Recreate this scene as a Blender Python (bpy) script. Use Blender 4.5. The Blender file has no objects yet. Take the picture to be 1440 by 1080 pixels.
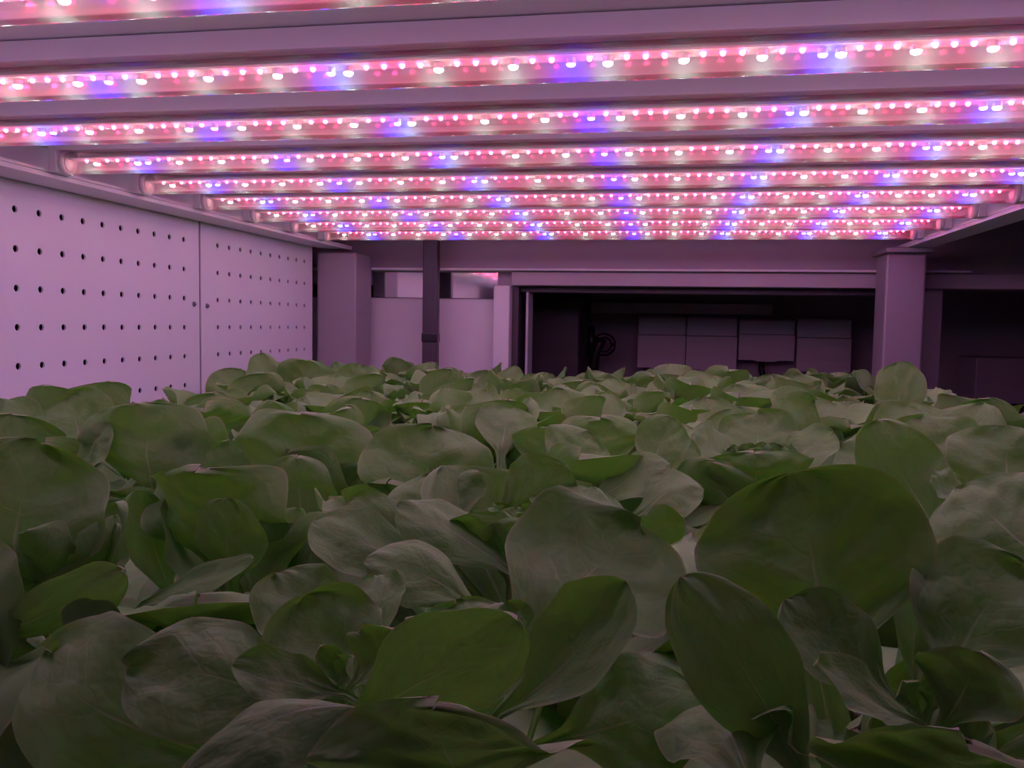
import bpy, bmesh, math, random
from mathutils import Vector, Matrix, noise
from mathutils.bvhtree import BVHTree

# ------------------------------------------------------------------ camera, world, exposure
SC = bpy.context.scene
COL = SC.collection
CAM_Z = 1.30                      # lens height above the room floor; all z below are relative to the lens
YAW, PITCH, ROLL = 0.1806, 0.0694, 0.0167
cd = bpy.data.cameras.new('camera'); cam = bpy.data.objects.new('camera', cd); COL.objects.link(cam)
cd.sensor_width = 36.0; cd.lens = 30.0; cd.clip_start = 0.01; cd.clip_end = 50
_f = Vector((-math.sin(YAW)*math.cos(PITCH), math.cos(YAW)*math.cos(PITCH), -math.sin(PITCH)))
_r = Vector((math.cos(YAW), math.sin(YAW), 0)); _u = _r.cross(_f)
_r, _u = _r*math.cos(ROLL)+_u*math.sin(ROLL), _u*math.cos(ROLL)-_r*math.sin(ROLL)
_m = Matrix((( _r.x, _u.x, -_f.x, 0), (_r.y, _u.y, -_f.y, 0), (_r.z, _u.z, -_f.z, CAM_Z), (0, 0, 0, 1)))
cam.matrix_world = _m
SC.camera = cam
world = bpy.data.worlds.new('world'); SC.world = world; world.use_nodes = True
world.node_tree.nodes['Background'].inputs[0].default_value = (0.55, 0.34, 0.62, 1)
world.node_tree.nodes['Background'].inputs[1].default_value = 0.015
SC.view_settings.view_transform = 'Standard'; SC.view_settings.look = 'None'
SC.view_settings.gamma = 1.0; SC.view_settings.use_curve_mapping = False
SC.view_settings.exposure = -0.42
SC.cycles.use_denoising = True
SC.cycles.sample_clamp_indirect = 4.0
SC.cycles.max_bounces = 6; SC.cycles.transparent_max_bounces = 16
SC.cycles.use_light_tree = True
LED_RED, LED_WHITE, LED_BLUE = 112.0, 112.0, 600.0     # emission strength of the three kinds of diode
rng = random.Random(7)

# ------------------------------------------------------------------ materials
def new_mat(name):
    m = bpy.data.materials.new(name); m.use_nodes = True
    nt = m.node_tree; nt.nodes.clear()
    return m, nt
def nd(nt, kind, **kw):
    n = nt.nodes.new(kind)
    for k, v in kw.items():
        if k in n.inputs.keys(): n.inputs[k].default_value = v
        else: setattr(n, k, v)
    return n
def math_nd(nt, op, a, b=None, c=None, clamp=False):
    n = nt.nodes.new('ShaderNodeMath'); n.operation = op; n.use_clamp = clamp
    for i, x in enumerate((a, b, c)):
        if x is None: continue
        if isinstance(x, (int, float)): n.inputs[i].default_value = x
        else: nt.links.new(x, n.inputs[i])
    return n.outputs[0]
def mix_rgb(nt, fac, a, b, mode='MIX'):
    n = nt.nodes.new('ShaderNodeMix'); n.data_type = 'RGBA'; n.blend_type = mode
    for idx, x in ((0, fac), (6, a), (7, b)):
        if isinstance(x, (int, float)): n.inputs[idx].default_value = x
        elif isinstance(x, tuple): n.inputs[idx].default_value = x
        else: nt.links.new(x, n.inputs[idx])
    return n.outputs[2]
def smooth(nt, val, lo, hi, a=0.0, b=1.0):
    n = nt.nodes.new('ShaderNodeMapRange'); n.interpolation_type = 'SMOOTHSTEP'
    nt.links.new(val, n.inputs[0])
    for i, x in enumerate((lo, hi, a, b)): n.inputs[i+1].default_value = x
    return n.outputs[0]

def plain(name, col, rough=0.5, metal=0.0, var=0.08, scale=12.0, bump=0.0, spec=0.5):
    m, nt = new_mat(name)
    out = nd(nt, 'ShaderNodeOutputMaterial'); p = nd(nt, 'ShaderNodeBsdfPrincipled')
    tc = nd(nt, 'ShaderNodeTexCoord'); no = nd(nt, 'ShaderNodeTexNoise'); no.inputs['Scale'].default_value = scale; no.inputs['Detail'].default_value = 5
    nt.links.new(tc.outputs['Object'], no.inputs['Vector'])
    lo = tuple(c*(1-var) for c in col)+(1,); hi = tuple(min(1, c*(1+var)) for c in col)+(1,)
    nt.links.new(mix_rgb(nt, no.outputs[0], lo, hi), p.inputs['Base Color'])
    p.inputs['Roughness'].default_value = rough; p.inputs['Metallic'].default_value = metal
    p.inputs['Specular IOR Level'].default_value = spec
    if bump:
        b = nd(nt, 'ShaderNodeBump'); b.inputs['Strength'].default_value = bump; b.inputs['Distance'].default_value = 0.002
        nt.links.new(no.outputs[0], b.inputs['Height']); nt.links.new(b.outputs[0], p.inputs['Normal'])
    nt.links.new(p.outputs[0], out.inputs[0])
    return m
def emit(name, col, strength):
    m, nt = new_mat(name)
    out = nd(nt, 'ShaderNodeOutputMaterial'); e = nd(nt, 'ShaderNodeEmission')
    e.inputs[0].default_value = col+(1,); e.inputs[1].default_value = strength
    nt.links.new(e.outputs[0], out.inputs[0])
    return m

def leaf_material(name, base, dark, trans):
    """upper and lower face of a lettuce leaf: pale midrib, branching veins, blistered surface, light shining through"""
    m, nt = new_mat(name); L = nt.links.new
    out = nd(nt, 'ShaderNodeOutputMaterial')
    uv = nd(nt, 'ShaderNodeUVMap'); sp = nd(nt, 'ShaderNodeSeparateXYZ'); L(uv.outputs[0], sp.inputs[0])
    oi = nd(nt, 'ShaderNodeObjectInfo')
    a = math_nd(nt, 'ABSOLUTE', math_nd(nt, 'MULTIPLY_ADD', sp.outputs[0], 2.0, -1.0))
    t = sp.outputs[1]
    ribw = math_nd(nt, 'MULTIPLY_ADD', t, -0.085, 0.060, clamp=True)
    rib = math_nd(nt, 'SUBTRACT', 1.0, math_nd(nt, 'DIVIDE', a, math_nd(nt, 'ADD', ribw, 0.006)), clamp=True)
    comb = nd(nt, 'ShaderNodeCombineXYZ')
    L(sp.outputs[0], comb.inputs[0]); L(t, comb.inputs[1]); L(math_nd(nt, 'MULTIPLY', oi.outputs['Random'], 30.0), comb.inputs[2])
    n1 = nd(nt, 'ShaderNodeTexNoise'); n1.inputs['Scale'].default_value = 3.0; n1.inputs['Detail'].default_value = 3; L(comb.outputs[0], n1.inputs['Vector'])
    n2 = nd(nt, 'ShaderNodeTexNoise'); n2.inputs['Scale'].default_value = 7.0; n2.inputs['Detail'].default_value = 2; L(comb.outputs[0], n2.inputs['Vector'])
    # side veins leave the midrib obliquely
    ph = math_nd(nt, 'SUBTRACT', math_nd(nt, 'MULTIPLY', t, 5.0), math_nd(nt, 'MULTIPLY', a, 2.3))
    ph = math_nd(nt, 'ADD', ph, math_nd(nt, 'MULTIPLY', n1.outputs[0], 1.6))
    saw = math_nd(nt, 'ABSOLUTE', math_nd(nt, 'SUBTRACT', math_nd(nt, 'FRACT', ph), 0.5))
    vein = math_nd(nt, 'MULTIPLY', smooth(nt, saw, 0.0, 0.09, 1.0, 0.0), smooth(nt, a, 0.25, 0.95, 1.0, 0.0))
    vo = nd(nt, 'ShaderNodeTexVoronoi'); vo.feature = 'DISTANCE_TO_EDGE'; vo.inputs['Scale'].default_value = 9.0; L(comb.outputs[0], vo.inputs['Vector'])
    cell = smooth(nt, vo.outputs['Distance'], 0.0, 0.25)
    edge = math_nd(nt, 'MAXIMUM', smooth(nt, a, 0.955, 0.99), smooth(nt, t, 0.988, 0.998))
    c = mix_rgb(nt, n1.outputs[0], dark+(1,), base+(1,))
    c = mix_rgb(nt, math_nd(nt, 'MULTIPLY', n2.outputs[0], 0.25), c, (0.36, 0.40, 0.20, 1))
    c = mix_rgb(nt, math_nd(nt, 'MULTIPLY', oi.outputs['Random'], 0.35), c, tuple(x*1.25 for x in base)+(1,))
    c = mix_rgb(nt, math_nd(nt, 'MULTIPLY', vein, 0.14), c, (0.45, 0.52, 0.30, 1))
    c = mix_rgb(nt, math_nd(nt, 'MULTIPLY', edge, 0.65), c, (0.42, 0.48, 0.24, 1))  # pale margin, also painting in the light that catches the rim
    c = mix_rgb(nt, math_nd(nt, 'MULTIPLY', math_nd(nt, 'MULTIPLY', rib, smooth(nt, t, 0.35, 0.75, 0.8, 0.0)), 1.0), c, (0.62, 0.68, 0.46, 1))
    h = math_nd(nt, 'ADD', math_nd(nt, 'MULTIPLY', cell, 0.18), math_nd(nt, 'MULTIPLY', n2.outputs[0], 0.8))
    h = math_nd(nt, 'SUBTRACT', h, math_nd(nt, 'MULTIPLY', vein, 0.25))
    h = math_nd(nt, 'SUBTRACT', h, math_nd(nt, 'MULTIPLY', rib, 0.6))
    bp = nd(nt, 'ShaderNodeBump'); bp.inputs['Strength'].default_value = 0.11; bp.inputs['Distance'].default_value = 0.015; L(h, bp.inputs['Height'])
    p = nd(nt, 'ShaderNodeBsdfPrincipled'); p.inputs['Roughness'].default_value = 0.60; p.inputs['Specular IOR Level'].default_value = 0.25
    L(c, p.inputs['Base Color']); L(bp.outputs[0], p.inputs['Normal'])
    tr = nd(nt, 'ShaderNodeBsdfTranslucent'); L(bp.outputs[0], tr.inputs['Normal'])
    L(mix_rgb(nt, math_nd(nt, 'MULTIPLY', n2.outputs[0], 0.5), trans+(1,), tuple(x*0.6 for x in trans)+(1,)), tr.inputs[0])
    ms = nd(nt, 'ShaderNodeMixShader'); ms.inputs[0].default_value = 0.27
    L(p.outputs[0], ms.inputs[1]); L(tr.outputs[0], ms.inputs[2]); L(ms.outputs[0], out.inputs[0])
    return m

def cover_material():
    """clear plastic tube: mostly see-through, slightly milky so that it catches the diodes' light"""
    m, nt = new_mat('clear_cover'); L = nt.links.new
    out = nd(nt, 'ShaderNodeOutputMaterial')
    tp = nd(nt, 'ShaderNodeBsdfTransparent'); tp.inputs[0].default_value = (0.97, 0.97, 0.97, 1)
    tl = nd(nt, 'ShaderNodeBsdfTranslucent'); tl.inputs[0].default_value = (0.9, 0.88, 0.9, 1)
    df = nd(nt, 'ShaderNodeBsdfDiffuse'); df.inputs[0].default_value = (0.9, 0.88, 0.9, 1)
    gl = nd(nt, 'ShaderNodeBsdfGlossy'); gl.inputs['Roughness'].default_value = 0.16
    fr = nd(nt, 'ShaderNodeFresnel'); fr.inputs[0].default_value = 1.45
    m0 = nd(nt, 'ShaderNodeMixShader'); m0.inputs[0].default_value = 0.35; L(tl.outputs[0], m0.inputs[1]); L(df.outputs[0], m0.inputs[2])
    m1 = nd(nt, 'ShaderNodeMixShader'); m1.inputs[0].default_value = COVER_MILK; L(tp.outputs[0], m1.inputs[1]); L(m0.outputs[0], m1.inputs[2])
    m2 = nd(nt, 'ShaderNodeMixShader'); L(fr.outputs[0], m2.inputs[0]); L(m1.outputs[0], m2.inputs[1]); L(gl.outputs[0], m2.inputs[2])
    L(m2.outputs[0], out.inputs[0])
    return m
COVER_MILK = 0.13

M = {}
M['white_paint'] = plain('white_paint', (0.78, 0.77, 0.78), 0.45, var=0.04, scale=6)
M['panel_white'] = plain('panel_white', (0.80, 0.78, 0.79), 0.55, var=0.05, scale=4)
M['housing'] = plain('housing_white', (0.75, 0.74, 0.76), 0.4, var=0.03)
M['circuit'] = plain('circuit_board', (0.85, 0.85, 0.85), 0.4, var=0.03, scale=40)
M['board'] = plain('foam_board', (0.86, 0.84, 0.85), 0.7, var=0.05, scale=30, bump=0.2)
M['post'] = plain('post_paint', (0.31, 0.28, 0.31), 0.45, var=0.05, scale=5)
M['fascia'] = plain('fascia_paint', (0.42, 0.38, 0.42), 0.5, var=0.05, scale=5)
M['steel'] = plain('painted_steel', (0.62, 0.61, 0.63), 0.35, var=0.05, scale=8)
M['mirror'] = plain('polished_strip', (0.82, 0.80, 0.82), 0.07, metal=1.0, var=0.06, scale=20)
M['dark_pole'] = plain('dark_pole', (0.05, 0.04, 0.055), 0.45, var=0.1)
M['black'] = plain('black_plastic', (0.015, 0.014, 0.018), 0.25, var=0.2)
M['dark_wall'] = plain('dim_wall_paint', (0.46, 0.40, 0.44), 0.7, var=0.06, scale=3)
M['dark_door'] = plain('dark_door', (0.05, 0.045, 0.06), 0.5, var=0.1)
M['box_grey'] = plain('box_grey', (0.82, 0.76, 0.79), 0.5, var=0.04)
M['floor'] = plain('floor_grey', (0.25, 0.24, 0.26), 0.6, var=0.15, scale=3)
M['screw'] = plain('screw_metal', (0.22, 0.2, 0.22), 0.35, metal=0.8)
M['stem'] = plain('stem_green', (0.42, 0.50, 0.26), 0.5)
M['sponge'] = plain('sponge', (0.45, 0.42, 0.34), 0.9)
M['cover'] = cover_material()
M['red'] = emit('red_diode', (1.0, 0.03, 0.14), LED_RED)
M['white'] = emit('white_diode', (0.74, 1.0, 0.84), LED_WHITE)
M['blue'] = emit('blue_diode', (0.04, 0.025, 1.0), LED_BLUE)
M['leaf'] = leaf_material('lettuce_leaf', (0.25, 0.46, 0.155), (0.155, 0.33, 0.09), (0.13, 0.42, 0.02))

# ------------------------------------------------------------------ mesh helpers (z relative to the lens)
def bx(bm, x0, x1, y0, y1, z0, z1):
    v = [bm.verts.new((x, y, z)) for x in (x0, x1) for y in (y0, y1) for z in (z0, z1)]
    for f in ((0,1,3,2), (4,6,7,5), (0,4,5,1), (2,3,7,6), (0,2,6,4), (1,5,7,3)): bm.faces.new([v[i] for i in f])
def cyl(bm, p0, p1, r, seg=12, r1=None, caps=True):
    p0, p1 = Vector(p0), Vector(p1); d = (p1-p0).normalized(); s = d.orthogonal().normalized(); q = d.cross(s)
    r1 = r if r1 is None else r1
    A = [bm.verts.new(p0+(s*math.cos(2*math.pi*i/seg)+q*math.sin(2*math.pi*i/seg))*r) for i in range(seg)]
    B = [bm.verts.new(p1+(s*math.cos(2*math.pi*i/seg)+q*math.sin(2*math.pi*i/seg))*r1) for i in range(seg)]
    for i in range(seg): bm.faces.new((A[i], A[(i+1)%seg], B[(i+1)%seg], B[i]))
    if caps: bm.faces.new(A[::-1]); bm.faces.new(B)
def tube_path(bm, pts, r, seg=10):
    pts = [Vector(p) for p in pts]; rings = []; ref = None
    for i, p in enumerate(pts):
        d = (pts[min(i+1, len(pts)-1)]-pts[max(i-1, 0)]).normalized()
        s = d.orthogonal().normalized() if ref is None else (ref-d*ref.dot(d)).normalized()
        ref = s; q = d.cross(s)
        rings.append([bm.verts.new(p+(s*math.cos(2*math.pi*k/seg)+q*math.sin(2*math.pi*k/seg))*r) for k in range(seg)])
    for a, b in zip(rings, rings[1:]):
        for k in range(seg): bm.faces.new((a[k], a[(k+1)%seg], b[(k+1)%seg], b[k]))
    bm.faces.new(rings[0][::-1]); bm.faces.new(rings[-1])
def extrude_x(bm, prof, x0, x1, close=True):
    """profile of (y, z) points swept along x"""
    A = [bm.verts.new((x0, y, z)) for y, z in prof]; B = [bm.verts.new((x1, y, z)) for y, z in prof]
    n = len(prof)
    for i in range(n if close else n-1): bm.faces.new((A[i], B[i], B[(i+1)%n], A[(i+1)%n]))
    if close: bm.faces.new(A); bm.faces.new(B[::-1])
def obj(name, bm, mat, parent=None, loc=(0,0,0), smooth_on=False, bevel=0.0):
    me = bpy.data.meshes.new(name)
    bmesh.ops.recalc_face_normals(bm, faces=bm.faces)
    if smooth_on:
        for f in bm.faces: f.smooth = True
    bm.to_mesh(me); bm.free()
    me.materials.append(M[mat] if isinstance(mat, str) else mat)
    o = bpy.data.objects.new(name, me); COL.objects.link(o)
    o.parent = parent
    o.location = Vector(loc) if parent else Vector(loc)+Vector((0, 0, CAM_Z))
    if bevel:
        b = o.modifiers.new('edge', 'BEVEL'); b.width = bevel; b.segments = 2; b.limit_method = 'ANGLE'
    return o
def mesh_of(bm, name, mat, smooth_on=False):
    me = bpy.data.meshes.new(name); bmesh.ops.recalc_face_normals(bm, faces=bm.faces)
    if smooth_on:
        for f in bm.faces: f.smooth = True
    bm.to_mesh(me); bm.free(); me.materials.append(M[mat]); return me
def inst(name, me, parent, loc=(0,0,0), matrix=None):
    o = bpy.data.objects.new(name, me); COL.objects.link(o); o.parent = parent
    if matrix is not None: o.matrix_basis = matrix
    else: o.location = loc
    return o
def box(name, mat, dims, parent=None, org=(0,0,0), bevel=0.0):
    """dims in lens-relative coordinates, org = the parent's lens-relative place"""
    x0, x1, y0, y1, z0, z1 = dims; bm = bmesh.new()
    c = Vector(((x0+x1)/2, (y0+y1)/2, z0))
    bx(bm, x0-c.x, x1-c.x, y0-c.y, y1-c.y, 0, z1-z0)
    return obj(name, bm, mat, parent, c-Vector(org) if parent else c, bevel=bevel)
def thing(name, label, cat, loc=(0,0,0), group=None):
    o = bpy.data.objects.new(name, None); COL.objects.link(o)
    o.location = Vector(loc)+Vector((0, 0, CAM_Z)); o.empty_display_size = 0.03
    o['label'] = label; o['category'] = cat
    if group: o['group'] = group
    return o
def tag(o, label, cat, group=None):
    o['label'] = label; o['category'] = cat
    if group: o['group'] = group
    return o
def struct(o, label=None):
    o['kind'] = 'structure'
    if label: o['label'] = label
    return o

# ------------------------------------------------------------------ the setting
struct(box('floor', 'floor', (-1.2, 2.6, -1.2, 4.0, -CAM_Z-0.05, -CAM_Z)), 'grey floor of the growing room')
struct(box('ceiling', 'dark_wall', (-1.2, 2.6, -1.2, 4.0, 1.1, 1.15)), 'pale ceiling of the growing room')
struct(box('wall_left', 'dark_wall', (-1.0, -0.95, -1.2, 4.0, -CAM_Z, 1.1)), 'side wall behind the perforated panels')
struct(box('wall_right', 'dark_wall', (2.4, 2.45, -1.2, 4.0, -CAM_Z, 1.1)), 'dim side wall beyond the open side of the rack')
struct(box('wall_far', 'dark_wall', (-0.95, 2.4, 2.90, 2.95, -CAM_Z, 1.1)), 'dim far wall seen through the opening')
# partition behind the rack with two openings: fascia above, solid part beside the pole, narrow pier behind the post
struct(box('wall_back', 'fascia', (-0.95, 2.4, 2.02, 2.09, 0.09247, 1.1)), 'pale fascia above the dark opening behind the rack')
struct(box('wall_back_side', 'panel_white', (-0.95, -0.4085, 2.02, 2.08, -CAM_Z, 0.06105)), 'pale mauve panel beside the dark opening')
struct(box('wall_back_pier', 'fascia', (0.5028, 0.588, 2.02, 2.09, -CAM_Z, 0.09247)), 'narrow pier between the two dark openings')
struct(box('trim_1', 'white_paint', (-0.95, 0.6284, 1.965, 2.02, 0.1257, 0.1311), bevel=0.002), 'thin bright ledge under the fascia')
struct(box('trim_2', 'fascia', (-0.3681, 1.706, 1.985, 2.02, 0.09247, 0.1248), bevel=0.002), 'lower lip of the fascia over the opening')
struct(box('trim_3', 'white_paint', (-0.4085, -0.3699, 1.975, 2.07, -CAM_Z, 0.09157), bevel=0.003), 'white upright trim at the edge of the opening')
# window_1: sliding frame just inside the opening
w = thing('window_1', 'dark opening with a thin inner frame behind the rack', 'window', (-0.37, 2.07, -CAM_Z)); w['kind'] = 'structure'
del w['category']
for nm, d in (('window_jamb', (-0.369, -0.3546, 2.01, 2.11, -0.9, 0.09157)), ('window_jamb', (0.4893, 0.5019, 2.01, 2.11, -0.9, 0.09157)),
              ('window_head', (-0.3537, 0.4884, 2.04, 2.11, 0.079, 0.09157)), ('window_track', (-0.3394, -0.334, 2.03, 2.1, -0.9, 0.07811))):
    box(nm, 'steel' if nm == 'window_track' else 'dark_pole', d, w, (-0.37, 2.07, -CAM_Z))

# polished strip, dark pole
tag(box('reflective_strip', 'mirror', (-0.7182, -0.4058, 2.013, 2.019, 0.06195, 0.1239)), 'polished metal strip mirroring coloured light above the pale panel', 'metal strip')
pr = thing('dark_pole', 'dark upright pole in front of the pale panel', 'pole', (-0.553, 1.95, -CAM_Z))
bm = bmesh.new(); bx(bm, -0.018, 0.018, -0.012, 0.012, 0, CAM_Z+1.1); obj('shaft', bm, 'dark_pole', pr, bevel=0.003)
bm = bmesh.new(); bx(bm, -0.0195, 0.0195, -0.014, 0.014, CAM_Z-0.045, CAM_Z-0.022); obj('black_clamp', bm, 'black', pr, bevel=0.003)

# ------------------------------------------------------------------ far room behind the opening
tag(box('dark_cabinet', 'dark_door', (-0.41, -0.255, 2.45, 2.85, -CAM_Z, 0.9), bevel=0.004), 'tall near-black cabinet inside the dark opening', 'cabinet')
cc = []
def wall_box(x0, x1, z0, z1, label, tab):
    """shallow wall cabinet with a flap front whose lower edge steps down in a tab"""
    cx = (x0+x1)/2; r = thing('wall_box', label, 'wall box', (cx, 2.9, z0), 'pale boxes on the far wall')
    W = (x1-x0)/2; H = z1-z0
    bm = bmesh.new(); bx(bm, -W+.003, W-.003, -0.07, 0, 0.012, H); obj('body', bm, 'box_grey', r, bevel=0.004)
    bm = bmesh.new(); bx(bm, -W, W, -0.10, -0.071, H*0.66, H-0.004); obj('upper_panel', bm, 'box_grey', r, bevel=0.003)
    bm = bmesh.new()
    prof = [(-W, H*0.65), (W, H*0.65), (W, 0.012), (W*0.45, 0.012), (W*0.3, 0.012-tab), (-W*0.3, 0.012-tab), (-W*0.45, 0.012), (-W, 0.012)]
    A = [bm.verts.new((x, -0.108, z)) for x, z in prof]; B = [bm.verts.new((x, -0.071, z)) for x, z in prof]
    bm.faces.new(A); bm.faces.new(B[::-1])
    for i in range(len(prof)): bm.faces.new((A[i], A[(i+1) % len(prof)], B[(i+1) % len(prof)], B[i]))
    obj('flap', bm, 'box_grey', r)
    return r
wall_box(-0.098, 0.053, -0.143, 0.036, 'pale wall box beside the black hose loop, left of its joined twin', 0.012)
wall_box(0.056, 0.213, -0.145, 0.036, 'pale wall box joined between the hose-side box and the cabled box', 0.012)
wb = wall_box(0.219, 0.388, -0.111, 0.031, 'pale wall box with a black cable hanging from it', 0.004)
bm = bmesh.new(); tube_path(bm, [(-0.01, -0.06, 0.01), (-0.008, -0.062, -0.02), (0.0, -0.064, -0.05), (0.006, -0.066, -0.10), (0.01, -0.066, -0.2)], 0.010); obj('cable', bm, 'black', wb, smooth_on=True)
wall_box(0.396, 0.557, -0.143, 0.036, 'pale wall box at the end of the row nearest the rack post', 0.012)
tag(box('duct', 'box_grey', (-0.286, 0.322, 2.82, 2.8985, 0.044, 0.079), bevel=0.004), 'long shallow duct above the row of wall boxes', 'duct')

# black hose with a ring, hanging beside the cabinet
hs = thing('hose_fitting', 'black hanging hose fitting with a round loop beside the dark cabinet', 'hose', (-0.224, 2.65, -0.262))
bm = bmesh.new(); tube_path(bm, [(-0.01, 0, -1.0), (-0.008, 0, 0.0), (-0.006, 0, 0.10), (0.0, 0, 0.17), (0.012, 0, 0.205), (0.02, 0, 0.225)], 0.017, 12); obj('hose', bm, 'black', hs, smooth_on=True)
bm = bmesh.new(); tube_path(bm, [(0.028+0.028*math.cos(a), 0.0, 0.205+0.028*math.sin(a)) for a in [i*math.pi/12 for i in range(25)]], 0.009, 8); obj('ring', bm, 'black', hs, smooth_on=True)
bm = bmesh.new(); cyl(bm, (-0.012, 0, 0.17), (-0.012, 0, 0.262), 0.016, 12, 0.010); obj('nozzle', bm, 'black', hs, smooth_on=True)

# box on legs by the open side
sb = thing('side_box', 'dim box on two thin legs beyond the rack post', 'box', (0.94, 2.7, -CAM_Z))
bm = bmesh.new(); bx(bm, -0.08, 0.08, -0.08, 0.08, CAM_Z-0.20, CAM_Z-0.07); obj('body', bm, 'fascia', sb, bevel=0.004)
for sx in (-0.045, 0.045):
    bm = bmesh.new(); bx(bm, sx-0.012, sx+0.012, -0.012, 0.012, 0, CAM_Z-0.2005); obj('leg', bm, 'dark_pole', sb)
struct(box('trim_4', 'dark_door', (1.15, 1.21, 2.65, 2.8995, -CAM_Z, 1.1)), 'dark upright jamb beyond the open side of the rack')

# ------------------------------------------------------------------ the grow rack
R0 = (0, 1.9, -CAM_Z)
rack = thing('grow_rack', 'white steel grow rack holding the light tubes and the lettuce boards', 'rack', R0)
box('post', 'post', (-0.80, -0.705, 1.86, 1.965, -CAM_Z, 0.158), rack, R0, bevel=0.004)
box('post', 'post', (0.432, 0.508, 1.86, 1.95, -CAM_Z, 0.158), rack, R0, bevel=0.004)
box('post_cap', 'post', (0.425, 0.515, 1.84, 1.96, 0.1585, 0.168), rack, R0, bevel=0.002)
# side rails: channel section with a bottom flange
def rail(s, x_in, x_out):
    bm = bmesh.new(); y0, y1 = -0.05, 1.93
    def prof(pts):
        A = [bm.verts.new((x, y0, z)) for x, z in pts]; B = [bm.verts.new((x, y1, z)) for x, z in pts]; n = len(pts)
        for i in range(n): bm.faces.new((A[i], B[i], B[(i+1) % n], A[(i+1) % n]))
        bm.faces.new(A[::-1]); bm.faces.new(B)
    prof([(x_in, 0.1685), (x_in, 0.174), (x_out-s*0.006, 0.174), (x_out-s*0.006, 0.2165), (x_out, 0.2165), (x_out, 0.1685)])
    r = obj('side_rail', bm, 'white_paint', rack, Vector((0, 0, 0))-Vector(R0))
    bm = bmesh.new(); bx(bm, min(x_in, x_in+s*0.012), max(x_in, x_in+s*0.012), y0, y1, 0.1745, 0.178)
    obj('rail_lip', bm, 'white_paint', rack, Vector((0, 0, 0))-Vector(R0))
rail(-1, -0.742, -0.80)
rail(1, 0.466, 0.515)
for yy in (0.62, 1.25, 1.86):                     # short cross strips of the shelf above
    pass
box('shelf_panel', 'white_paint', (-0.80, 0.515, -0.05, 1.93, 0.217, 0.235), rack, R0)
box('cross_beam', 'white_paint', (-0.704, 0.431, 1.885, 1.925, 0.198, 0.2165), rack, R0)
box('tray', 'steel', (-0.80, 0.515, -0.05, 1.855, -0.250, -0.2165), rack, R0)
for xa, xb in ((-0.80, -0.792), (0.505, 0.515)):
    box('tray_edge', 'white_paint', (xa, xb, -0.05, 1.855, -0.216, -0.175), rack, R0)

# planting boards (white foam), three laid end to end
BOARD_Z = -0.19
for i, (ya, yb, lb) in enumerate(((-0.04, 0.572, 'white foam planting board under the big foreground lettuces'),
                                  (0.576, 1.212, 'white foam planting board halfway along the rack'),
                                  (1.216, 1.852, 'white foam planting board at the post end of the rack'))):
    tag(box('planting_board', 'board', (-0.790, 0.503, ya, yb, -0.216, BOARD_Z), bevel=0.004), lb, 'board', 'foam planting boards')

# perforated side panels: real holes
PX = -0.803
def perforated(y0, y1, ycols, label):
    r = thing('perforated_panel', label, 'panel', (PX, (y0+y1)/2, -0.216), 'perforated side panels')
    yc = (y0+y1)/2; zb = -0.216; ztop = 0.21; T = 0.0025; rad = 0.0045
    zs = [0.133-0.0489*i for i in range(7)]
    dy = (ycols[-1]-ycols[0])/(len(ycols)-1); dz = 0.0489
    bm = bmesh.new()
    def V(y, z, x=0.0): return bm.verts.new((x, y-yc, z-zb))
    def quad(ya, yb, za, zb_):
        bm.faces.new((V(ya, za), V(yb, za), V(yb, zb_), V(ya, zb_)))
    for y in ycols:
        for z in zs:
            sq, ci, bk = [], [], []
            for k in range(16):
                a = 2*math.pi*k/16; c, s = math.cos(a), math.sin(a); m_ = max(abs(c), abs(s))
                sq.append(V(y+c/m_*dy/2, z+s/m_*dz/2)); ci.append(V(y+c*rad, z+s*rad)); bk.append(V(y+c*rad, z+s*rad, -T))
            for k in range(16):
                j = (k+1) % 16
                bm.faces.new((sq[k], sq[j], ci[j], ci[k])); bm.faces.new((ci[k], ci[j], bk[j], bk[k]))
    ya, yb = ycols[0]-dy/2, ycols[-1]+dy/2; za, zt = zs[-1]-dz/2, zs[0]+dz/2
    quad(y0, ya, zb, ztop); quad(yb, y1, zb, ztop); quad(ya, yb, zt, ztop); quad(ya, yb, zb, za)
    for e in ((y0, y0), (y1, y1)):
        bm.faces.new((V(e[0], zb), V(e[0], ztop), V(e[0], ztop, -T), V(e[0], zb, -T)))
    me = bpy.data.meshes.new('sheet'); bmesh.ops.remove_doubles(bm, verts=bm.verts, dist=1e-6)
    bmesh.ops.recalc_face_normals(bm, faces=bm.faces); bm.to_mesh(me); bm.free(); me.materials.append(M['panel_white'])
    inst('sheet', me, r)
    bm = bmesh.new(); bx(bm, -0.020, -0.012, y0-yc, y1-yc, 0, ztop-zb); obj('hole_shade_sheet', bm, 'black', r)  # black sheet added behind the holes in place of their shade
    return r
cols = lambda a, b: [a+(b-a)*i/9 for i in range(10)]
perforated(0.447, 0.905, cols(0.479, 0.855), 'perforated white panel partly out of sight toward the rack front')
p2 = perforated(0.909, 1.3645, cols(0.942, 1.318), 'perforated white panel behind the tall foreground leaves, left of the seam')
p3 = perforated(1.370, 1.842, cols(1.427, 1.800), 'perforated white panel that meets the rear corner post')
scr = bmesh.new(); cyl(scr, (0, 0, 0), (0.003, 0, 0), 0.0048, 12, 0.0032); scr_me = mesh_of(scr, 'screw', 'screw', True)
inst('screw', scr_me, p2, (0.0002, 1.347-(0.909+1.3645)/2, 0.026+0.216))
inst('screw', scr_me, p3, (0.0002, 1.389-(1.370+1.842)/2, 0.024+0.216))

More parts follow.
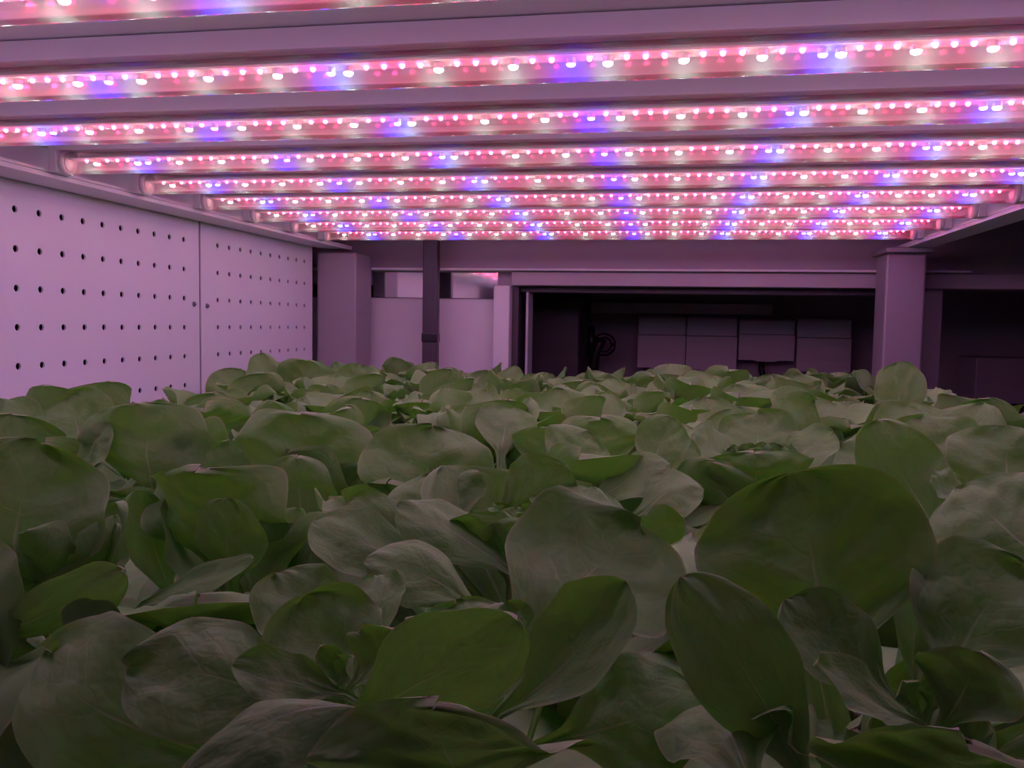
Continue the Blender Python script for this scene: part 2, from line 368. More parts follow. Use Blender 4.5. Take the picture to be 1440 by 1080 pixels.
# ------------------------------------------------------------------ LED grow tubes
TZ = 0.187; TR = 0.0132; XL, XR = -0.730, 0.454
BLUE_X = [-0.6188, -0.4414, -0.2556, -0.0744, 0.097, 0.251, 0.389]      # the blue diodes, 13 steps apart
WHITE_I = {-18, -14, -10, -6, -2, 2, 6, 10, 14, 19, 23, 28, 32, 36, 40, 44, 48, 53, 57, 61, 66}
def led_x(i):
    s = (i+13)/13.0; k = min(max(int(math.floor(s)), 0), 5)
    return BLUE_X[k]+(BLUE_X[k+1]-BLUE_X[k])*(s-k)
LEDS = []
for i in range(-19, 70):
    x = led_x(i)
    if -0.702 < x < 0.432: LEDS.append((x, 'blue' if (i+13) % 13 == 0 else ('white' if i in WHITE_I else 'red')))
def diode(r, name, mat, tall, drop):
    """lens dome hanging drop below the board on a body added to confine its glow; only the dome's lower face gives light"""
    bm = bmesh.new(); bmesh.ops.create_uvsphere(bm, u_segments=10, v_segments=6, radius=r)
    for v in list(bm.verts):
        v.co.z = v.co.z*(0.05 if v.co.z > 1e-5 else tall)-drop
    for f in bm.faces: f.smooth = True
    n0 = len(bm.faces)
    if drop: cyl(bm, (0, 0, 0.0003), (0, 0, -drop+0.0003), r*1.05, 10)  # added body brings the lens near the cover, so its glow stays local
    bmesh.ops.recalc_face_normals(bm, faces=bm.faces)
    bm.faces.ensure_lookup_table()
    for f in bm.faces[n0:]: f.material_index = 1
    me = bpy.data.meshes.new(name); bm.to_mesh(me); bm.free(); me.materials.append(M[mat]); me.materials.append(M['circuit'])
    return me
led_me = {'red': diode(0.0021, 'red_led', 'red', 1.2, 0.0), 'white': diode(0.0036, 'white_led', 'white', 0.6, 0.0042), 'blue': diode(0.0032, 'blue_led', 'blue', 0.5, 0.0042)}  # white and blue lenses enlarged to imitate bloom
bm = bmesh.new(); extrude_x(bm, [(TR*math.cos(a), TR*math.sin(a)) for a in [2*math.pi*i/24 for i in range(24)]], XL+0.004, XR-0.004)
for f in [f for f in bm.faces if len(f.verts) > 4]: bm.faces.remove(f)
cover_me = mesh_of(bm, 'cover', 'cover', True)
bm = bmesh.new(); bx(bm, XL+0.010, XR-0.010, -0.0085, 0.0085, 0.0035, 0.0050); circ_me = mesh_of(bm, 'circuit_board', 'circuit')
bm = bmesh.new(); extrude_x(bm, [(-0.015, 0.0135), (-0.015, 0.0290), (0.015, 0.0290), (0.015, 0.0135), (0.010, 0.0135), (0.006, 0.0165), (-0.006, 0.0165), (-0.010, 0.0135)], XL-0.002, XR+0.002)
house_me = mesh_of(bm, 'housing', 'housing')
def cap_mesh():
    bm = bmesh.new(); cyl(bm, (0, 0, 0), (0.006, 0, 0), TR+0.0008, 20); cyl(bm, (0.006, 0, 0), (0.0075, 0, 0), TR-0.003, 20)
    return mesh_of(bm, 'end_cap', 'clear_end', True)
M['clear_end'] = plain('milky_end_cap', (0.80, 0.74, 0.78), 0.35)
cap_me = cap_mesh()
bm = bmesh.new(); bx(bm, -0.010, 0.0, -0.016, 0.016, -0.0125, 0.0290); sock_me = mesh_of(bm, 'socket', 'housing')
ORD = ['', 'first', 'second', 'third', 'fourth', 'fifth', 'sixth', 'seventh', 'eighth', 'ninth', 'tenth', 'eleventh']
for t in range(0, 10):                            # the first hangs just above and in front of the picture
    y = 0.2995+0.1603*t; n = 10-t
    r = thing('grow_light_tube', 'clear LED grow tube of red, white and blue diodes, %s from the rear posts' % ORD[n], 'light tube', (0, y, TZ), 'LED grow tubes under the shelf')
    inst('housing', house_me, r); cb = inst('circuit_board', circ_me, r); inst('cover', cover_me, r)
    inst('end_cap', cap_me, r, (XL, 0, 0)); inst('end_cap', cap_me, r, matrix=Matrix.Translation((XR, 0, 0)) @ Matrix.Rotation(math.pi, 4, 'Z'))
    inst('socket', sock_me, r, (XL-0.0005, 0, 0)); inst('socket', sock_me, r, (XR+0.0105, 0, 0))
    for x, k in LEDS: inst(k+'_led', led_me[k], cb, (x, 0, 0.0030))

# ------------------------------------------------------------------ lettuce
def leaf_profile(t):
    if t < 0.55:
        k = t/0.55; return 0.15+0.85*math.sin(k*math.pi/2)**1.7
    return math.sqrt(max(0.0, 1-((t-0.55)/0.45)**2.5))
def leaf_mesh(B, T, W, n, bow, cup, curl, ruf, seed, stem=None, NR=16, NC=12, name='leaf', floor=None):
    """one leaf: midrib from B to T arched by bow, tip bent by curl, blade W wide rolled by cup (radians) towards the upper face n"""
    R = random.Random(seed); B, T, n = Vector(B), Vector(T), Vector(n)
    L = T-B; ln = L.length; d = L.normalized(); n = (n-d*n.dot(d)).normalized(); s0 = d.cross(n)
    ph1, ph2, k1, k2 = R.uniform(0, 6.3), R.uniform(0, 6.3), R.uniform(1.6, 2.6), R.uniform(1.6, 2.6)
    skew = R.uniform(-0.05, 0.05); off = Vector((R.uniform(0, 50), R.uniform(0, 50), 0))
    def mid(t):
        c = max(0.0, t-0.5)/0.5
        return B+L*t+n*ln*(bow*4*t*(1-t)+curl*c*c)+s0*ln*skew*math.sin(math.pi*t)
    verts, uvs, rows = [], [], 0
    if stem is not None:
        S = Vector(stem); C = B-d*(B-S).length*0.45
        for i in range(4):
            q = i/4; P = S*(1-q)**2+C*2*q*(1-q)+B*q*q
            tg = ((C-S)*(1-q)+(B-C)*q).normalized(); s = tg.cross(n); s = s.normalized() if s.length > 1e-4 else s0
            nn = s.cross(tg)
            w = W*0.5*(0.13+0.04*q)
            for j in range(NC+1):
                v = -1+2*j/NC
                verts.append(P+s*v*w+nn*w*0.5*v*v); uvs.append((0.5+0.05*v, 0.0))
            rows += 1
    for i in range(NR+1):
        t = 1-(1-i/NR)**1.7
        P = mid(t); tg = (mid(min(1, t+0.01))-mid(max(0, t-0.01))).normalized()
        nl = (n-tg*n.dot(tg)).normalized(); s = tg.cross(nl)
        w = W*0.5*max(leaf_profile(t), 0.015)
        for j in range(NC+1):
            v = -1+2*j/NC
            phi = v*cup if abs(cup) > 0.02 else 0.02*v
            cc_ = cup if abs(cup) > 0.02 else 0.02
            x = w*math.sin(phi)/cc_; h = w*(1-math.cos(phi))/cc_
            ph, kk = (ph1, k1) if v > 0 else (ph2, k2)
            edge = abs(v)**2.5*min(1, t*2.5)
            h += 2.0*ruf*W*edge*math.sin(kk*6.283*t+ph)
            h += W*0.085*noise.noise(Vector((v*1.3, t*2.2, 0))+off)+W*0.030*noise.noise(Vector((v*3.2, t*5.0, 7))+off)
            h += W*0.014*math.cos(6.283*(5.0*t-1.6*abs(v)+0.3*noise.noise(off+Vector((v, t, 3)))))*min(1, abs(v)*3)*(1-abs(v)**3)*min(1, t*3)
            h -= W*0.014*math.exp(-(v/0.13)**2)*(1-t)
            fwd = ln*0.018*edge*math.sin(kk*9*t+ph*2)
            verts.append(P+s*x+nl*h+tg*fwd*(0.5 if t > 0.9 else 1)); uvs.append((j/NC, t))
        rows += 1
    if floor is not None:
        for v in verts: v.z = max(v.z, floor)
    faces = [(r*(NC+1)+j, r*(NC+1)+j+1, (r+1)*(NC+1)+j+1, (r+1)*(NC+1)+j) for r in range(rows-1) for j in range(NC)]
    me = bpy.data.meshes.new(name); me.from_pydata([tuple(v) for v in verts], [], faces)
    uvl = me.uv_layers.new(name='UVMap')
    for lp in me.loops: uvl.data[lp.index].uv = uvs[lp.vertex_index]
    me.polygons.foreach_set('use_smooth', [True]*len(me.polygons))
    me.materials.append(M['leaf']); me.update()
    return me
# shared leaf shapes, unit length along +y, upper face +z
VAR = {'outer': [], 'mid': [], 'inner': []}
for i in range(10):
    VAR['outer'].append(leaf_mesh((0,0,0), (0,1,0), rng.uniform(0.90, 1.08), (0,0,1), rng.uniform(-0.04, 0.12), rng.uniform(-0.15, 0.45), rng.uniform(-0.35, 0.0), rng.uniform(0.02, 0.06), 100+i, NR=13, NC=10))
for i in range(8):
    VAR['mid'].append(leaf_mesh((0,0,0), (0,1,0), rng.uniform(0.88, 1.05), (0,0,1), rng.uniform(-0.10, 0.02), rng.uniform(0.2, 0.6), rng.uniform(-0.20, 0.05), rng.uniform(0.02, 0.05), 200+i, NR=12, NC=10))
for i in range(6):
    VAR['inner'].append(leaf_mesh((0,0,0), (0,1,0), rng.uniform(0.70, 0.95), (0,0,1), rng.uniform(-0.16, -0.05), rng.uniform(0.9, 1.5), rng.uniform(-0.35, 0.1), rng.uniform(0.03, 0.07), 300+i, NR=9, NC=8))
GROWN = []                                         # (root, bounds, tree) of every leaf standing so far, to keep heads from running through one another
def leaf_tree(me, m):
    vs = [m @ v.co for v in me.vertices]
    lo = [min(v[k] for v in vs) for k in range(3)]; hi = [max(v[k] for v in vs) for k in range(3)]
    return lo, hi, vs
def clashes(root, lo, hi, vs, polys):
    tree, n = None, 0
    if lo[0] < PX+0.004 or hi[0] > 0.60: n += 20
    for r, l2, h2, t2 in GROWN:
        if r is root or lo[0] > h2[0] or hi[0] < l2[0] or lo[1] > h2[1] or hi[1] < l2[1] or lo[2] > h2[2] or hi[2] < l2[2]: continue
        tree = tree or BVHTree.FromPolygons(vs, polys)
        n += len(tree.overlap(t2))
    return n
def stand(root, me, basis):
    m = Matrix.Translation(root.location) @ basis
    lo, hi, vs = leaf_tree(me, m); lo[2] -= CAM_Z; hi[2] -= CAM_Z
    GROWN.append((root, lo, hi, BVHTree.FromPolygons(vs, [tuple(p.vertices) for p in me.polygons])))
def leaf_basis(me, base, az, el, ln, roll):
    o = Vector((math.cos(az), math.sin(az), 0)); z = Vector((0, 0, 1))
    for k in range(10):                            # lift a leaf that would dip into the board
        d = o*math.cos(el)+z*math.sin(el); n = z*math.cos(el)-o*math.sin(el); s = d.cross(n)
        m = Matrix(((s.x, d.x, n.x, 0), (s.y, d.y, n.y, 0), (s.z, d.z, n.z, 0), (0, 0, 0, 1)))
        m = Matrix.Translation(base) @ m @ Matrix.Rotation(roll, 4, 'Y') @ Matrix.Scale(ln, 4)
        if min((m @ v.co).z for v in me.vertices) > 0.002: break
        el += 0.07
    return m
def place_leaf(root, me, base, az, el, ln, roll=0.0):
    R = random.Random('%.4f %.4f %.4f' % (az, el, ln)); best = None
    polys = [tuple(p.vertices) for p in me.polygons]
    for k in range(9):                             # turn, raise or shorten it a little until it hangs clear of its neighbours
        m = leaf_basis(me, base, az, el, ln, roll)
        lo, hi, vs = leaf_tree(me, Matrix.Translation(root.location) @ m); lo[2] -= CAM_Z; hi[2] -= CAM_Z
        c = clashes(root, lo, hi, vs, polys)
        if best is None or c < best[0]: best = (c, m)
        if c == 0: break
        az += R.uniform(-0.22, 0.22); el = min(1.25, el+R.uniform(-0.02, 0.12)); ln *= 0.965
    inst('leaf', me, root, matrix=best[1]); stand(root, me, best[1])
bm = bmesh.new(); cyl(bm, (0, 0, 0.0009), (0, 0, 0.045), 0.010, 10, 0.006); stem_me = mesh_of(bm, 'stem', 'stem', True)
bm = bmesh.new(); cyl(bm, (0, 0, 0.0009), (0, 0, 0.007), 0.0165, 14, 0.0150); plug_me = mesh_of(bm, 'sponge_plug', 'sponge', True)
def head_root(x, y, label, group):
    r = thing('lettuce', label, 'lettuce', (x, y, BOARD_Z), group)
    inst('stem', stem_me, r); inst('sponge_plug', plug_me, r)
    return r
def grow(root, R, n_out, n_mid, n_in, scale=1.0, out_el=(0.45, 0.85), heart=0.052, a0=None, skip=None):
    a = R.uniform(0, 6.28) if a0 is None else a0
    k = 0
    for i in range(n_out):
        az = a+2*math.pi*i/max(1, n_out)+R.uniform(-0.25, 0.25); el = R.uniform(*out_el)
        if skip and skip(az): continue
        place_leaf(root, R.choice(VAR['outer']), Vector((math.cos(az)*0.006, math.sin(az)*0.006, 0.020)), az, el, scale*R.uniform(0.095, 0.125), R.uniform(-0.25, 0.25))
    for i in range(n_mid):
        az = a+0.5+2*math.pi*i/max(1, n_mid)+R.uniform(-0.25, 0.25)
        place_leaf(root, R.choice(VAR['mid']), Vector((math.cos(az)*0.004, math.sin(az)*0.004, 0.034)), az, R.uniform(0.8, 1.15), scale*R.uniform(0.070, 0.095), R.uniform(-0.2, 0.2))
    for i in range(n_in):
        az = a+2.4*i+R.uniform(-0.2, 0.2); q = i/max(1, n_in)
        place_leaf(root, R.choice(VAR['inner']), Vector((math.cos(az)*0.003*(1-q), math.sin(az)*0.003*(1-q), heart)), az, 0.75+0.6*q, scale*(0.050-0.022*q), R.uniform(-0.3, 0.3))

# the lettuces one can tell apart: place on the board and label
HEADS = {
    'A': (-0.082, 0.225, 'large lettuce with a tight pale heart and a bright green upturned front leaf'),
    'B': (0.068, 0.225, 'large lettuce with a huge round upright leaf and an open dark heart'),
    'C': (-0.065, 0.405, 'lettuce whose small ruffled heart sits level between broad drooping leaves, behind the green upturned leaf'),
    'E': (0.067, 0.625, 'lettuce with a flat open rosette heart ringed by a dark green lip'),
    'F': (-0.285, 0.360, 'lettuce with a very broad upright leaf and thin white midrib near the perforated panel'),
    'G': (0.235, 0.410, 'lettuce with a big ribbed leaf overhanging the bare patch of white board'),
    'H': (0.200, 0.600, 'lettuce with a pale-ribbed cupped leaf rising in front of the rear right post'),
    'I': (-0.030, 0.600, 'lettuce with one oval cupped leaf standing beside the open rosette'),
    'J': (-0.090, 0.800, 'lettuce with wavy dark green lips in front of the dark opening'),
    'K': (-0.235, 0.600, 'lettuce with a wide shaded green leaf behind a pale upright leaf'),
    'L': (-0.215, 0.410, 'lettuce with a peaked dark green leaf over a deep shadow'),
    'M': (-0.430, 0.620, 'lettuce with a round dark leaf standing against the perforated panel'),
    'N': (-0.600, 1.300, 'lettuce piled highest against the perforated panel near the rear post'),
    'O': (0.340, 1.300, 'lettuce with a round dark leaf right in front of the rear post'),
    'P': (-0.155, 0.520, 'lettuce with one broad pale round leaf turned to face the room'),
}
# their outstanding leaves: head, blade base, tip, width, upper-face direction, arch, roll, tip bend, ruffle (metres from the lens)
LEAVES = [
    ('A', (-0.091, 0.205, -0.100), (-0.137, 0.195, -0.088), 0.035, (-0.15, -0.65, 0.75), 0.07, -0.25, -0.12, 0.02),
    ('A', (-0.118, 0.225, -0.131), (-0.202, 0.235, -0.105), 0.052, (-0.2, -0.8, 0.5), 0.1, -0.25, -0.15, 0.02),
    ('A', (-0.084, 0.222, -0.106), (-0.106, 0.235, -0.082), 0.038, (0.1, -0.65, 0.75), -0.06, 0.4, -0.06, 0.03),
    ('A', (-0.097, 0.245, -0.106), (-0.127, 0.260, -0.082), 0.030, (0.1, -0.7, 0.7), -0.03, 0.35, -0.1, 0.03),
    ('A', (-0.085, 0.250, -0.099), (-0.096, 0.270, -0.084), 0.020, (0, -0.85, 0.5), 0, 0.3, -0.1, 0.03),
    ('A', (-0.080, 0.205, -0.097), (-0.108, 0.198, -0.088), 0.015, (0.1, -0.65, 0.75), -0.05, 0.45, -0.03, 0.05),
    ('A', (-0.077, 0.200, -0.101), (-0.033, 0.192, -0.070), 0.031, (-0.1, 0.93, 0.3), 0, 0.15, 0.05, 0.02),
    ('A', (-0.066, 0.195, -0.097), (-0.106, 0.170, -0.102), 0.027, (0, -0.35, 1), 0.16, -0.8, -0.05, 0.02),
    ('A', (-0.038, 0.150, -0.091), (-0.041, 0.158, -0.075), 0.060, (0, 0.75, 0.6), 0.06, -0.15, -0.22, 0.03),
    ('A', (-0.040, 0.210, -0.100), (-0.009, 0.222, -0.067), 0.028, (-0.45, -0.8, 0.35), -0.06, 0.75, 0.02, 0.02),
    ('A', (-0.043, 0.255, -0.099), (-0.008, 0.285, -0.064), 0.066, (-0.12, -0.7, 0.7), 0, 0.18, -0.08, 0.03),
    ('A', (-0.026, 0.225, -0.113), (0.009, 0.225, -0.097), 0.034, (0.2, -0.8, 0.5), 0.08, -0.2, -0.2, 0.03),
    ('A', (-0.039, 0.245, -0.094), (-0.046, 0.250, -0.084), 0.013, (0.3, -0.8, 0.5), -0.05, 0.6, 0, 0.03),
    ('A', (-0.065, 0.260, -0.108), (-0.070, 0.280, -0.094), 0.034, (0, -0.7, 0.7), 0, 0.3, -0.05, 0.03),
    ('A', (-0.084, 0.212, -0.098), (-0.091, 0.214, -0.088), 0.010, (0.1, -0.8, 0.6), -0.1, 1.2, 0, 0.04),
    ('A', (-0.082, 0.215, -0.099), (-0.072, 0.222, -0.085), 0.022, (-0.3, -0.75, 0.6), -0.08, 0.9, 0.05, 0.05),
    ('A', (-0.084, 0.208, -0.097), (-0.078, 0.206, -0.087), 0.011, (0, -0.5, 0.8), -0.1, 1.1, 0.05, 0.05),
    ('B', (0.061, 0.212, -0.090), (0.057, 0.212, -0.083), 0.010, (0.1, -0.8, 0.6), -0.1, 1, 0, 0.05),
    ('B', (0.063, 0.210, -0.089), (0.065, 0.210, -0.081), 0.010, (-0.1, -0.8, 0.6), -0.1, 1, 0, 0.05),
    ('B', (0.045, 0.250, -0.096), (0.037, 0.265, -0.043), 0.069, (0, -0.9, 0.42), -0.02, 0.3, -0.04, 0.015),
    ('B', (0.035, 0.205, -0.107), (0.005, 0.210, -0.062), 0.027, (-0.3, -0.7, 0.6), 0.06, -0.22, -0.08, 0.015),
    ('B', (0.056, 0.215, -0.089), (0.032, 0.225, -0.069), 0.023, (-0.1, -0.7, 0.65), -0.02, 0.5, -0.06, 0.02),
    ('B', (0.058, 0.200, -0.088), (0.033, 0.190, -0.073), 0.016, (0.15, -0.5, 0.9), -0.03, 0.55, 0.02, 0.03),
    ('B', (0.076, 0.240, -0.093), (0.099, 0.255, -0.063), 0.041, (-0.1, -0.7, 0.65), -0.02, 0.3, -0.06, 0.03),
    ('B', (0.065, 0.205, -0.089), (0.073, 0.210, -0.074), 0.026, (0, -0.7, 0.7), -0.06, 0.7, 0.05, 0.04),
    ('B', (0.053, 0.160, -0.087), (0.054, 0.165, -0.074), 0.051, (0, 0.7, 0.65), 0.05, -0.1, -0.2, 0.03),
    ('B', (0.069, 0.245, -0.097), (0.076, 0.265, -0.070), 0.018, (0.15, -0.85, 0.5), -0.08, 0.7, 0, 0.05),
    ('B', (0.050, 0.220, -0.113), (0.024, 0.235, -0.095), 0.076, (-0.1, 0.3, 0.9), 0, 0.2, 0, 0.02),
    ('B', (0.073, 0.270, -0.093), (0.088, 0.300, -0.068), 0.020, (-0.1, -0.6, 0.8), 0.03, -0.1, -0.15, 0.03),
    ('B', (0.021, 0.190, -0.101), (0.014, 0.240, -0.099), 0.038, (-0.3, -0.6, 0.7), 0.1, -0.3, -0.1, 0.02),
    ('C', (-0.076, 0.385, -0.111), (-0.091, 0.365, -0.088), 0.044, (0.15, 0.9, 0.45), -0.06, 0.45, 0.08, 0.015),
    ('C', (-0.061, 0.380, -0.108), (-0.059, 0.358, -0.086), 0.039, (0, 0.9, 0.45), -0.06, 0.45, 0.08, 0.015),
    ('C', (-0.065, 0.365, -0.109), (-0.120, 0.370, -0.084), 0.032, (0.35, -0.65, 0.7), 0.1, -0.55, 0.03, 0.02),
    ('C', (-0.107, 0.375, -0.113), (-0.162, 0.372, -0.091), 0.033, (-0.1, -0.7, 0.7), 0.03, -0.05, -0.08, 0.02),
    ('C', (-0.113, 0.395, -0.109), (-0.159, 0.405, -0.090), 0.028, (-0.1, -0.85, 0.5), 0, 0.1, -0.08, 0.03),
    ('C', (-0.103, 0.410, -0.107), (-0.120, 0.425, -0.075), 0.052, (0, -0.7, 0.7), 0.04, -0.15, -0.12, 0.02),
    ('C', (-0.085, 0.430, -0.099), (-0.050, 0.430, -0.071), 0.039, (0, 0.95, 0.3), 0, 0.25, 0, 0.02),
    ('C', (-0.046, 0.415, -0.108), (-0.037, 0.430, -0.080), 0.056, (0, -0.65, 0.75), 0.1, -0.2, -0.15, 0.02),
    ('C', (-0.011, 0.420, -0.105), (0.009, 0.420, -0.092), 0.024, (0, 0.9, 0.4), 0, 0.3, 0, 0.02),
    ('C', (-0.073, 0.330, -0.115), (-0.120, 0.328, -0.096), 0.031, (-0.15, -0.65, 0.75), 0.1, -0.6, -0.06, 0.015),
    ('C', (-0.091, 0.340, -0.127), (-0.116, 0.360, -0.110), 0.054, (-0.1, 0.4, 0.8), 0, 0.2, 0, 0.03),
    ('C', (-0.080, 0.390, -0.098), (-0.090, 0.388, -0.088), 0.014, (0.2, -0.8, 0.5), -0.1, 0.9, -0.1, 0.06),
    ('C', (-0.075, 0.390, -0.098), (-0.082, 0.395, -0.087), 0.015, (0.1, -0.8, 0.5), -0.1, 0.9, -0.1, 0.06),
    ('C', (-0.070, 0.390, -0.097), (-0.070, 0.395, -0.086), 0.013, (0, -0.8, 0.5), -0.1, 0.9, -0.1, 0.06),
    ('C', (-0.065, 0.390, -0.097), (-0.059, 0.390, -0.084), 0.015, (-0.1, -0.8, 0.5), -0.1, 0.9, -0.1, 0.06),
    ('C', (-0.062, 0.390, -0.097), (-0.051, 0.385, -0.084), 0.014, (-0.2, -0.8, 0.5), -0.1, 0.9, -0.1, 0.06),
    ('C', (-0.072, 0.390, -0.097), (-0.072, 0.380, -0.087), 0.012, (0, -0.8, 0.5), -0.1, 0.9, -0.1, 0.06),
    ('C', (-0.065, 0.390, -0.097), (-0.062, 0.378, -0.086), 0.011, (0, -0.8, 0.5), -0.1, 0.9, -0.1, 0.06),
    ('P', (-0.136, 0.475, -0.116), (-0.137, 0.485, -0.060), 0.080, (0.05, -0.75, 0.65), 0, 0.1, -0.12, 0.02),
    ('P', (-0.209, 0.470, -0.122), (-0.188, 0.415, -0.134), 0.049, (-0.05, -0.65, 0.75), 0.16, -0.25, -0.12, 0.02),
    ('E', (0.063, 0.630, -0.101), (0.066, 0.650, -0.060), 0.059, (0, -0.88, 0.48), -0.04, 0.25, -0.1, 0.03),
    ('E', (0.060, 0.600, -0.108), (0.057, 0.570, -0.082), 0.080, (0, 0.85, 0.55), -0.12, 0.55, 0.05, 0.015),
    ('E', (0.053, 0.610, -0.093), (0.017, 0.600, -0.076), 0.047, (0.2, -0.6, 0.8), -0.06, 0.4, 0, 0.04),
    ('E', (0.075, 0.610, -0.095), (0.114, 0.620, -0.069), 0.033, (-0.2, -0.7, 0.7), -0.04, 0.3, -0.05, 0.03),
    ('E', (0.084, 0.660, -0.097), (0.109, 0.690, -0.054), 0.060, (-0.2, 0.85, 0.4), 0, 0.3, -0.05, 0.03),
    ('E', (0.056, 0.615, -0.098), (0.042, 0.610, -0.084), 0.020, (0.2, -0.8, 0.5), -0.1, 0.8, -0.1, 0.06),
    ('E', (0.061, 0.615, -0.098), (0.053, 0.615, -0.081), 0.019, (0.1, -0.8, 0.5), -0.1, 0.8, -0.1, 0.06),
    ('E', (0.066, 0.615, -0.097), (0.068, 0.615, -0.079), 0.017, (0, -0.8, 0.5), -0.1, 0.8, -0.1, 0.06),
    ('E', (0.071, 0.615, -0.097), (0.079, 0.610, -0.080), 0.021, (-0.1, -0.8, 0.5), -0.1, 0.8, -0.1, 0.06),
    ('E', (0.073, 0.615, -0.097), (0.087, 0.605, -0.081), 0.020, (-0.2, -0.8, 0.5), -0.1, 0.8, -0.1, 0.06),
    ('E', (0.065, 0.615, -0.097), (0.060, 0.600, -0.083), 0.014, (0, -0.8, 0.5), -0.1, 0.8, -0.1, 0.06),
    ('F', (-0.300, 0.345, -0.147), (-0.300, 0.360, -0.060), 0.096, (0.1, -0.82, 0.55), -0.01, 0.15, -0.08, 0.015),
    ('F', (-0.290, 0.310, -0.139), (-0.211, 0.300, -0.101), 0.026, (-0.1, 0.92, 0.35), 0.03, 0.1, 0.02, 0.02),
    ('F', (-0.268, 0.300, -0.151), (-0.303, 0.310, -0.096), 0.047, (0.2, -0.9, 0.4), 0, 0.3, -0.1, 0.03),
    ('F', (-0.258, 0.340, -0.140), (-0.255, 0.360, -0.097), 0.047, (-0.5, -0.75, 0.4), -0.05, 0.4, 0, 0.03),
    ('F', (-0.248, 0.300, -0.149), (-0.215, 0.300, -0.120), 0.034, (-0.1, -0.8, 0.5), 0, 0.2, -0.1, 0.03),
    ('L', (-0.223, 0.400, -0.132), (-0.226, 0.385, -0.072), 0.088, (0.05, 0.95, 0.28), 0.03, 0.2, -0.04, 0.05),
    ('L', (-0.202, 0.370, -0.126), (-0.198, 0.355, -0.083), 0.038, (0.05, 0.93, 0.35), -0.02, 0.25, 0.08, 0.015),
    ('L', (-0.243, 0.360, -0.136), (-0.180, 0.350, -0.108), 0.019, (0.1, -0.6, 0.8), 0.02, 0.25, 0.02, 0.02),
    ('L', (-0.253, 0.400, -0.146), (-0.273, 0.400, -0.090), 0.027, (0.3, -0.85, 0.4), 0, 0.3, 0, 0.03),
    ('L', (-0.220, 0.430, -0.109), (-0.201, 0.420, -0.094), 0.021, (0, 0.9, 0.3), 0, 0.3, 0, 0.04),
    ('K', (-0.257, 0.590, -0.136), (-0.254, 0.565, -0.065), 0.107, (0, 0.96, 0.3), -0.01, 0.15, 0, 0.03),
    ('K', (-0.238, 0.530, -0.140), (-0.236, 0.515, -0.089), 0.055, (0.05, -0.92, 0.4), -0.03, 0.2, -0.04, 0.03),
    ('K', (-0.306, 0.560, -0.125), (-0.303, 0.550, -0.085), 0.034, (0.1, -0.92, 0.4), -0.03, 0.2, -0.04, 0.02),
    ('K', (-0.313, 0.600, -0.111), (-0.367, 0.580, -0.095), 0.068, (0.1, 0.8, 0.55), 0, 0.3, 0, 0.04),
    ('M', (-0.471, 0.620, -0.119), (-0.495, 0.635, -0.064), 0.071, (0.1, -0.92, 0.4), -0.02, 0.25, -0.04, 0.015),
    ('M', (-0.381, 0.580, -0.135), (-0.381, 0.560, -0.062), 0.117, (0.05, 0.96, 0.28), -0.01, 0.2, 0.02, 0.02),
    ('M', (-0.500, 0.580, -0.119), (-0.531, 0.595, -0.066), 0.071, (0.15, -0.9, 0.4), 0, 0.2, -0.08, 0.02),
    ('M', (-0.443, 0.575, -0.116), (-0.408, 0.565, -0.081), 0.039, (-0.1, -0.88, 0.5), 0, 0.2, -0.08, 0.03),
    ('M', (-0.392, 0.700, -0.102), (-0.395, 0.680, -0.075), 0.088, (0, 0.7, 0.7), 0, 0.3, -0.1, 0.03),
    ('G', (0.163, 0.400, -0.099), (0.132, 0.415, -0.070), 0.062, (-0.1, -0.75, 0.6), 0.03, -0.08, -0.1, 0.015),
    ('G', (0.164, 0.440, -0.082), (0.166, 0.455, -0.045), 0.058, (-0.1, -0.92, 0.4), -0.03, 0.25, -0.05, 0.03),
    ('G', (0.153, 0.460, -0.081), (0.132, 0.460, -0.076), 0.024, (0.1, -0.6, 0.8), 0, 0.2, 0, 0.03),
    ('H', (0.178, 0.580, -0.094), (0.167, 0.600, -0.055), 0.064, (0, -0.75, 0.6), -0.02, 0.3, -0.05, 0.02),
    ('H', (0.169, 0.550, -0.129), (0.127, 0.550, -0.054), 0.054, (0.5, 0.8, 0.3), 0, 0.2, 0, 0.02),
    ('H', (0.145, 0.580, -0.107), (0.115, 0.580, -0.073), 0.049, (-0.1, -0.88, 0.5), 0, -0.05, -0.15, 0.03),
    ('I', (-0.015, 0.600, -0.105), (0.004, 0.600, -0.062), 0.041, (-0.2, -0.88, 0.45), -0.03, 0.35, -0.03, 0.015),
    ('I', (-0.048, 0.560, -0.118), (0.001, 0.555, -0.086), 0.034, (0, -0.6, 0.8), 0.04, -0.15, -0.08, 0.03),
    ('I', (-0.017, 0.540, -0.119), (0.022, 0.535, -0.097), 0.038, (0, -0.6, 0.8), 0.06, -0.15, -0.12, 0.03),
    ('I', (-0.075, 0.620, -0.114), (-0.054, 0.620, -0.080), 0.065, (0, -0.85, 0.55), 0.08, -0.2, -0.12, 0.02),
    ('I', (-0.003, 0.640, -0.100), (0.020, 0.650, -0.074), 0.044, (0, -0.85, 0.5), 0.05, -0.1, -0.12, 0.03),
    ('J', (-0.099, 0.740, -0.127), (-0.101, 0.720, -0.087), 0.065, (0, 0.93, 0.35), 0, 0.25, 0, 0.04),
    ('J', (-0.049, 0.740, -0.124), (-0.055, 0.720, -0.078), 0.077, (0, 0.93, 0.35), 0, 0.25, 0, 0.04),
    ('J', (-0.148, 0.760, -0.119), (-0.141, 0.780, -0.074), 0.058, (0.1, -0.88, 0.5), 0.03, -0.05, -0.1, 0.02),
    ('N', (-0.563, 1.280, -0.157), (-0.554, 1.260, -0.060), 0.116, (0.05, 0.96, 0.28), 0, 0.2, -0.02, 0.015),
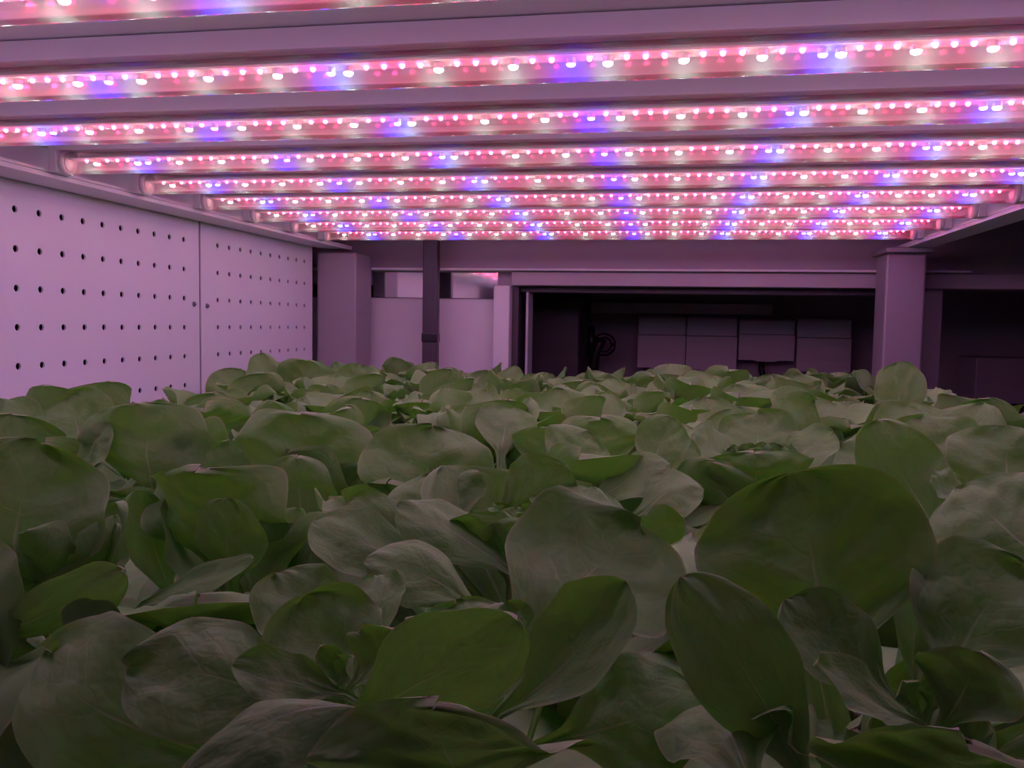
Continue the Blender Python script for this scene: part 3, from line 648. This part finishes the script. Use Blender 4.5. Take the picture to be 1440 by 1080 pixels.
    ('N', (-0.627, 1.250, -0.128), (-0.635, 1.260, -0.051), 0.050, (0.1, -0.92, 0.4), 0, 0.2, -0.05, 0.02),
    ('N', (-0.676, 1.250, -0.158), (-0.678, 1.250, -0.076), 0.081, (0.2, -0.92, 0.4), 0, 0.15, -0.1, 0.02),
    ('N', (-0.474, 1.250, -0.151), (-0.468, 1.250, -0.065), 0.090, (0, -0.9, 0.4), 0, 0.25, -0.05, 0.02),
    ('O', (0.298, 1.200, -0.127), (0.298, 1.200, -0.040), 0.066, (0, -0.93, 0.35), 0, 0.25, 0, 0.015),
]
ROOTS = {}
for k, (x, y, lb) in HEADS.items():
    ROOTS[k] = head_root(x, y, lb, 'lettuces on the boards')
for i, (h, B, T, W, n, bow, cup, curl, ruf) in enumerate(LEAVES):
    x, y, _ = HEADS[h]; org = Vector((x, y, BOARD_Z))
    B, T = Vector(B)-org, Vector(T)-org
    me = leaf_mesh(B, T, W, n, bow, cup, curl, ruf, 1000+i, stem=Vector((B.x*0.12, B.y*0.12, 0.022)), NR=24, NC=18, floor=0.003)
    inst('leaf', me, ROOTS[h]); stand(ROOTS[h], me, Matrix())
for k in HEADS:
    R = random.Random("h"+k)
    low = k in 'ABCFG'
    grow(ROOTS[k], R, 6, 0 if k in 'AB' else 2, 9 if k in 'ABCE' else 6, 1.0, out_el=(0.14, 0.30) if low else (0.3, 0.6), heart=0.066 if k in 'CE' else 0.060)
# the rest of the bed
cols_x = [-0.655+0.145*i for i in range(8)]; rows_y = [0.215+0.198*j for j in range(9)]
R = random.Random(11)
for j, yy in enumerate(rows_y):
    for i, xx in enumerate(cols_x):
        x = xx+R.uniform(-0.02, 0.02)+(0.03 if j % 2 else -0.03); y = min(yy+R.uniform(-0.025, 0.025), 1.72)
        if x < -0.68 or x > 0.40: continue
        if (x+0.0)/y < -1.0 or x/y > 0.62: continue                     # beyond the sides of the view
        if any((x-hx)**2+(y-hy)**2 < 0.095**2 for hx, hy, _ in HEADS.values()): continue
        n_t = min(9, max(0, round((y-0.2995)/0.1603)))
        zone = 'green lettuce under the %s tube from the rear posts, %s line from perforated panels' % (ORD[10-n_t], ORD[i+1])
        r = head_root(x, y, zone, 'lettuces on the boards')
        grow(r, R, R.randint(7, 9), R.randint(4, 5), 6, R.uniform(0.88, 1.05) if y > 1.0 and -0.4 < x < 0.02 else R.uniform(1.0, 1.15), out_el=(0.3, 0.75))
